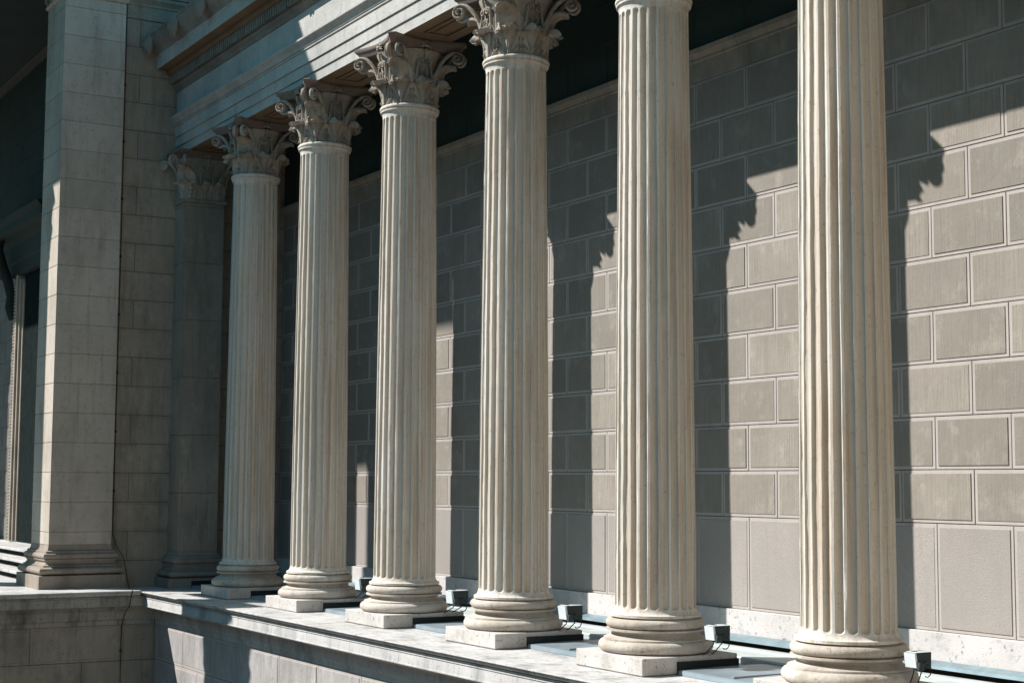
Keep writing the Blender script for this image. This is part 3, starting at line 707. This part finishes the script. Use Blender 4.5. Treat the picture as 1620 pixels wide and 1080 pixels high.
masonry(mb, P, -8.4, -0.93, rows, 1.68, (-1.60, -2.33), margin=0.05, mi_joint=2, wob=0.004, jt=0.007, jd=0.009)
mb.box(W(-75), W(LWX) - 0.025, -8.4, 0.3, GZ, -0.41, 2)
mb.build('panelled_lower_wall', [M_RET, M_RET, M_JOINT], wing)
# rear wall of the portico (faces -y) with masonry
RY = -1.0
mb = MB(); P = lambda u, v, d: (W(u), RY - d, v)
DX0, DX1 = -28.45, -26.0
rows = [(PZ + 0.5675 * i, PZ + 0.5675 * (i + 1), 1) for i in range(13)]
masonry(mb, P, -75, -29.6, rows, 1.2, (0, 0.6), margin=0.05, mi_joint=2)
mb.box(W(-75), W(-29.6), RY + 0.02, RY + 0.5, PZ, 12.6, 2)
mb.box(W(-29.6), W(XR) - 0.02, RY + 0.02, RY + 0.5, 7.23, 12.6, 2)
mb.box(W(-25.0), W(XR) - 0.02, RY + 0.02, RY + 0.5, PZ, 7.23, 2)
masonry(mb, P, -75, XR - 0.02, [(7.23 + 0.5675 * i, 7.23 + 0.5675 * (i + 1), 3) for i in range(9)], 1.2, (0, 0.6), margin=0.05, mi_joint=3, mi_marg=3, flat=True)
masonry(mb, P, -25.0, XR - 0.02, rows, 1.2, (0, 0.6), margin=0.05, mi_joint=2)
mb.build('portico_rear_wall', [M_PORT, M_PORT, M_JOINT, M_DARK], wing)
# unseen portico front: piers and upper mass shaped to cast the shadow patches
FY = -7.0
for (xa, xb, top) in ((-19.76, -18.06, 6.4), (-24.2, -23.0, 12.3), (-38.5, -35.0, 12.3)):
    mb = MB(); a, b = W(xa), W(xb)
    mb.rect_mould(a, b, FY - 0.4, FY + 0.0, [(0.1, PZ), (0.1, 0.1), (0.05, 0.4), (0, 0.5), (0, top - .7), (0.05, top - .68), (0.03, top - .6), (0.06, top - .3), (0.12, top), (0.05, top + .02), (0.10, top + .4), (0.18, top + .55), (0.18, top + .64)])
    mb.build('caster_pier', [M_PIL], wing)
mb = MB()
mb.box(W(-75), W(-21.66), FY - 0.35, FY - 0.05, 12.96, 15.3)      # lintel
mb.box(W(-21.66), W(-19.36), FY - 0.35, FY - 0.05, 7.4, 15.3)     # slab added to shade the first column
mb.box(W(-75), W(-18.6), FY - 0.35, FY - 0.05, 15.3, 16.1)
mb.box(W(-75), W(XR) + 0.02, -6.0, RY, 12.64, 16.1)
mb.build('portico_caster_mass', [M_DARK], wing)
mb = MB(); mb.box(W(-75), W(-17.3), -7.44, 6.0, 16.12, 16.63, 0, 0.02); mb.build('roof', [M_CORN], wing)

# ---- large square pillar at the wing corner
PX, PY0, PY1, PX0 = -18.78, -2.76, -1.56, -20.10
pl = empty('square_pillar', (PX, (PY0 + PY1) / 2, PZ), label='huge plain square stone pillar at the far left, one edge sunlit', cat='pillar')
yc = (PY0 + PY1) / 2; hw = (PY1 - PY0) / 2
mb = MB(); mb.rect_mould(PX0 - PX, 0, -hw, hw, [(0.215, 0), (0.215, 0.245), (0.208, 0.25)]); mb.build('plinth', [M_PILB], pl)
pb = [(0.10 + 0.105 * math.cos(a), 0.335 + 0.078 * math.sin(a)) for a in np.linspace(-PI / 2, PI / 2, 9)]
prof = [(0.10, 0.256)] + pb + [(0.115, 0.415), (0.115, 0.435), (0.085, 0.445), (0.055, 0.485), (0.07, 0.52), (0.088, 0.53), (0.088, 0.55)] + [(0.06 + 0.055 * math.cos(a), 0.61 + 0.056 * math.sin(a)) for a in np.linspace(-PI / 2, PI / 2, 7)] + [(0.06, 0.668), (0.06, 0.70), (0.02, 0.72), (0.004, 0.77), (0, 0.82)]
mb = MB(); mb.rect_mould(PX0 - PX, 0, -hw, hw, prof); mb.build('base', [M_PILB], pl, smooth=40)
mb = MB(); zz = 0.82; zj = [0.322 + 0.5675 * k - PZ for k in range(1, 21)]; lv = [0.82] + [z for z in zj if z > 0.95 and z < 11.4] + [11.5]
for a, b in zip(lv[:-1], lv[1:]):
    d = random.uniform(-0.001, 0.001)
    mb.rect_mould(PX0 - PX, 0, -hw, hw, [(-0.014, a), (-0.012, a + 0.004), (d, a + 0.007), (d, b - 0.007), (-0.012, b - 0.004), (-0.014, b)])
mb.build('shaft', [M_PIL], pl, smooth=20)
mb = MB(); mb.rect_mould(PX0 - PX, 0, -hw, hw, [(0.0, 11.5), (0.03, 11.51), (0.05, 11.55), (0.03, 11.6), (0.0, 11.62), (0.02, 12.0), (0.12, 12.5), (0.18, 12.6), (0.18, 12.78)]); cp = mb.build('capital', [M_PIL], pl)
for az, dx, dy in ((-PI / 4, 0.0, -hw), (-3 * PI / 4, PX0 - PX, -hw), (PI / 4, 0, hw)):
    for s_ in (0.9,):
        o = at('acanthus_leaf', FL_LEAF, cp, dx, dy, 11.6, az); o.scale = (1.3, 1.3, 1.3)
# dark panel behind the pillar, painting the shade of the gap there
mb = MB(); mb.box(-1.2, -0.30, hw - 0.01, hw + 0.02, 0.0, 12.7); mb.build('recess_shade_panel', [M_DARK], pl)

# ---- lightning conductor cable with its clips
lc = empty('conductor_cable', (-18.9, -1.5, 0), label='thin dark metal cable running down beside the square pillar and over the ledge', cat='cable')
pts = [(-18.905, -1.50, 15.8), (-18.905, -1.50, 11.0), (-18.90, -1.495, 6.0), (-18.905, -1.50, 3.0), (-18.90, -1.50, 0.85), (-18.86, -1.44, 0.62), (-18.74, -1.33, 0.40), (-18.62, -1.30, 0.12),
       (-18.50, -1.29, -0.13), (-18.40, -1.31, -0.158), (-17.9, -1.44, -0.157), (-17.56, -1.50, -0.155), (-17.53, -1.505, -0.19), (-17.59, -1.51, -0.30), (-17.60, -1.53, -0.46), (-17.74, -1.56, -0.56), (-17.79, -1.60, -0.75), (-17.815, -1.61, -1.2), (-17.815, -1.60, -3.0)]
q = MB(); q.tube([(a + 18.9, b + 1.5, c) for a, b, c in pts], 0.008, n=6); q.build('cable', [M_BLACK], lc, smooth=60)
for z in (9.7, 8.55, 7.4, 6.25, 5.1, 3.95, 2.8, 1.65):
    q = MB(); q.box(-0.045, 0.012, -0.022, 0.022, z, z + 0.05, 0, 0.006); q.build('clip', [M_BLACK], lc)
q = MB(); q.box(1.05, 1.10, -0.125, -0.085, -1.32, -1.26, 0, 0.006); q.build('clip', [M_BLACK], lc)

# ---- door surround and steps in the portico
ds = empty('door_surround', (DX0, RY, PZ), label='pale moulded door frame in the wall behind the square pillar', cat='door frame')
mb = MB()
mb.box(-0.95, -0.62, -0.10, 0.05, 0.0, 6.0, 0, 0.01)
mb.box(-0.93, -0.66, -0.16, -0.101, 0.0, 0.75, 0, 0.01)
mb.build('jamb_pilaster', [M_PORT], ds)
mb = MB(); mb.box(-0.60, -0.40, -0.16, 0.05, 0.0, 7.1); zz = 0.1
while zz < 6.9:
    mb.lathe([(0.02, zz), (0.045, zz + 0.02), (0.05, zz + 0.045), (0.02, zz + 0.07)], n=8, cx=-0.50, cy=-0.165); zz += 0.085
mb.build('beaded_strip', [M_CAP], ds)
mb = MB(); mb.box(-0.385, -0.24, -0.20, 0.05, 0.0, 7.2, 0, 0.01); mb.box(-0.235, -0.12, -0.15, 0.05, 0.0, 7.1, 0, 0.01); mb.box(-0.115, 0.0, -0.09, 0.05, 0.0, 7.0, 0, 0.01); mb.build('jamb', [M_RET], ds)
mb = MB(); mb.box(-1.0, 0.05, -0.26, 0.0, -0.05, 0.55, 0, 0.02); mb.box(-1.0, 0.1, -0.32, 0.0, -0.05, 0.25, 0, 0.02); mb.build('jamb_foot', [M_MARG], ds)
mb = MB(); mb.extr_x(-1.1, 3.6, [(0.3, 7.2), (-0.2, 7.2), (-0.2, 7.5), (-0.26, 7.55), (-0.26, 7.95), (-0.36, 8.05), (-0.5, 8.12), (-0.62, 8.2), (-0.62, 8.36), (-0.72, 8.5), (0.3, 8.6)], closed=True)
mb.build('lintel_cornice', [M_DARK], ds)
mb = MB(); pts = [(-0.78, -0.18, 6.1), (-0.78, -0.24, 6.4), (-0.78, -0.22, 6.7), (-0.78, -0.32, 7.1), (-0.78, -0.50, 7.5), (-0.78, -0.60, 7.9), (-0.78, -0.48, 8.1)]
mb.tube(pts, [0.08, 0.13, 0.12, 0.13, 0.15, 0.14, 0.06], n=10, side=(1, 0, 0), flat=1.2); mb.build('console', [M_DARK], ds, smooth=50)
mb = MB(); mb.box(0.004, 3.45, -0.06, 0.0, 0.0, 7.3); mb.build('doorway_shade', [M_OPENING], ds)  # flat dark sheet in place of the unlit open doorway
st = empty('entrance_steps', (-24, -2.4, PZ), label='low stone steps leading up to the doorway behind the pillar', cat='steps')
for k in range(3):
    mb = MB(); mb.box(-16, 2.45 - 0.9 * 0 - k * 0.33, -0.25 + 0.33 * k, 1.4, 0.175 * k + 0.115, 0.175 * (k + 1), 0, 0.008)
    mb.box(-16, 2.40 - k * 0.33, -0.05 + 0.33 * k, 1.4, 0.175 * k + 0.001, 0.175 * k + 0.114, 1)  # recess coloured black for the shade under each nosing
    mb.build('step', [M_LEDGE, M_DARK], st)

# ================================================================== FLOODLIGHTS
def floodlight(i):
    xr, yf, k_ = {2: (0.85, 0.25, 1.0), 3: (0.89, 0.20, 1.0), 4: (0.80, 0.17, 0.95), 5: (0.78, 0.08, 0.85), 6: (0.67, 0.05, 0.76)}[i]
    xc = (i - 6) * S; ox = xr + 0.09 * k_
    e = empty('floodlight', (xc + ox, yf + 0.13 * k_, 0.335 * (1 - k_))); e.scale = (k_, k_, k_)
    fx = (0.60 - ox) / k_; fz = 0.006 / k_ - 0.335 * (1 - k_) / k_
    hb = MB()      # housing: tapering box whose front looks along -y
    hb.add([(-0.085, -0.07, 0.165), (0.085, -0.07, 0.165), (0.08, 0.15, 0.135), (-0.08, 0.15, 0.135),
            (-0.085, -0.10, 0.325), (0.085, -0.10, 0.325), (0.08, 0.155, 0.335), (-0.08, 0.155, 0.335)],
           [(3, 2, 1, 0), (4, 5, 6, 7), (0, 1, 5, 4), (1, 2, 6, 5), (2, 3, 7, 6), (3, 0, 4, 7)])
    hb.build('housing', [M_LAMP], e)
    f = MB(); f.add([(-0.09, -0.105, 0.160), (0.09, -0.105, 0.160), (0.09, -0.130, 0.332), (-0.09, -0.130, 0.332),
                     (-0.09, -0.072, 0.160), (0.09, -0.072, 0.160), (0.09, -0.102, 0.332), (-0.09, -0.102, 0.332)],
                    [(0, 1, 2, 3), (4, 7, 6, 5), (0, 4, 5, 1), (1, 5, 6, 2), (2, 6, 7, 3), (3, 7, 4, 0)]); f.build('front_cover', [M_LAMPF], e)
    t = MB(); t.box(-0.088, 0.083, -0.10, 0.15, 0.336, 0.343, 0, 0.003); t.build('top_plate', [M_LAMPF], e)
    t = MB(); t.box(-0.05, 0.02, -0.06, -0.01, 0.3435, 0.347, 0); t.build('vent_slot', [M_BLACK], e)
    j = MB(); j.box(0.086, 0.135, -0.10, -0.01, 0.13, 0.225, 0, 0.008)
    j.tube([(0.086, 0.04, 0.20), (0.11, 0.04, 0.20), (0.115, 0.04, 0.20)], [0.034, 0.032, 0.012], n=14); j.build('junction_box', [M_LAMP], e, smooth=40)
    b = MB()
    for y_ in (-0.03, 0.10): b.tube([(-0.02, y_, 0.15), (-0.03, y_, 0.10), (fx * 0.8, y_ + 0.04, fz + 0.015), (fx, y_ + 0.05, fz)], 0.008, n=6)
    b.build('bracket', [M_BLACK], e)
    c = MB(); pts = []
    for k in range(17):
        a = math.radians(90) - k / 16 * math.radians(215); pts.append((0.118, 0.045 + 0.065 * math.cos(a), 0.125 + 0.075 * math.sin(a)))
    c.tube(pts, 0.007, n=8); c.build('cable', [M_BLACK], e, smooth=60)
    return e
FL = {1: 'grey floodlight in the dark behind the shaded column base', 2: 'farthest sunlit box floodlight, peeping past the second column base', 3: 'box floodlight beside the third column base from the left',
      4: 'box floodlight with cable loop beside the fourth column base', 5: 'box floodlight with cable loop beside the fifth column base', 6: 'grey floodlight half hidden by the nearest column base at lower right'}
for i in range(2, 7): tag(floodlight(i), FL[i], 'floodlight', 'floodlights at the column bases')

# ================================================================== ADDED BOUNCE WING (unseen, beyond the right edge)
ow = empty('bounce_wing', (9.6, -2, GZ), label='added sunlit stone wing beyond the right edge, bouncing warm light onto the columns', cat='building')
mb = MB(); P = lambda u, v, d: (-d, u, v)
masonry(mb, P, -5.4, 3.9, [(0.9 * i, 0.9 * (i + 1), 1) for i in range(24)], 1.8, (0, 0.9), mi_joint=0, mi_marg=0)
mb.box(0.03, 8, -5.4, 11, 0, 21.6, 1); mb.build('wall', [M_OPP, M_OPP], ow)
mb = MB(); mb.box(-0.8, 9, -6.2, 12, 21.61, 22.2, 0, 0.05); mb.build('roof', [M_CORN], ow)
# ---- unseen building added behind the camera: keeps the bright horizon off the colonnade
fb = empty('horizon_blocker_building', (0, -36, GZ), label='added plain stone building behind the camera, screening the bright horizon', cat='building')
mb = MB(); mb.box(-60, 45, -8, 0, 0, 19.0); P = lambda u, v, d: (u, d + 0.03, v)
mb.build('wall', [M_RET], fb)
for k in range(20):
    for z0 in (2.0, 8.0, 13.5):
        q = MB(); xc = -55 + k * 5; q.box(xc - 0.8, xc + 0.8, 0.003, 0.06, z0, z0 + 2.8); q.build('window', [M_OPENING], fb)
mb = MB(); mb.box(-61, 46, -9, 0.8, 19.01, 19.6, 0, 0.05); mb.build('roof', [M_CORN], fb)
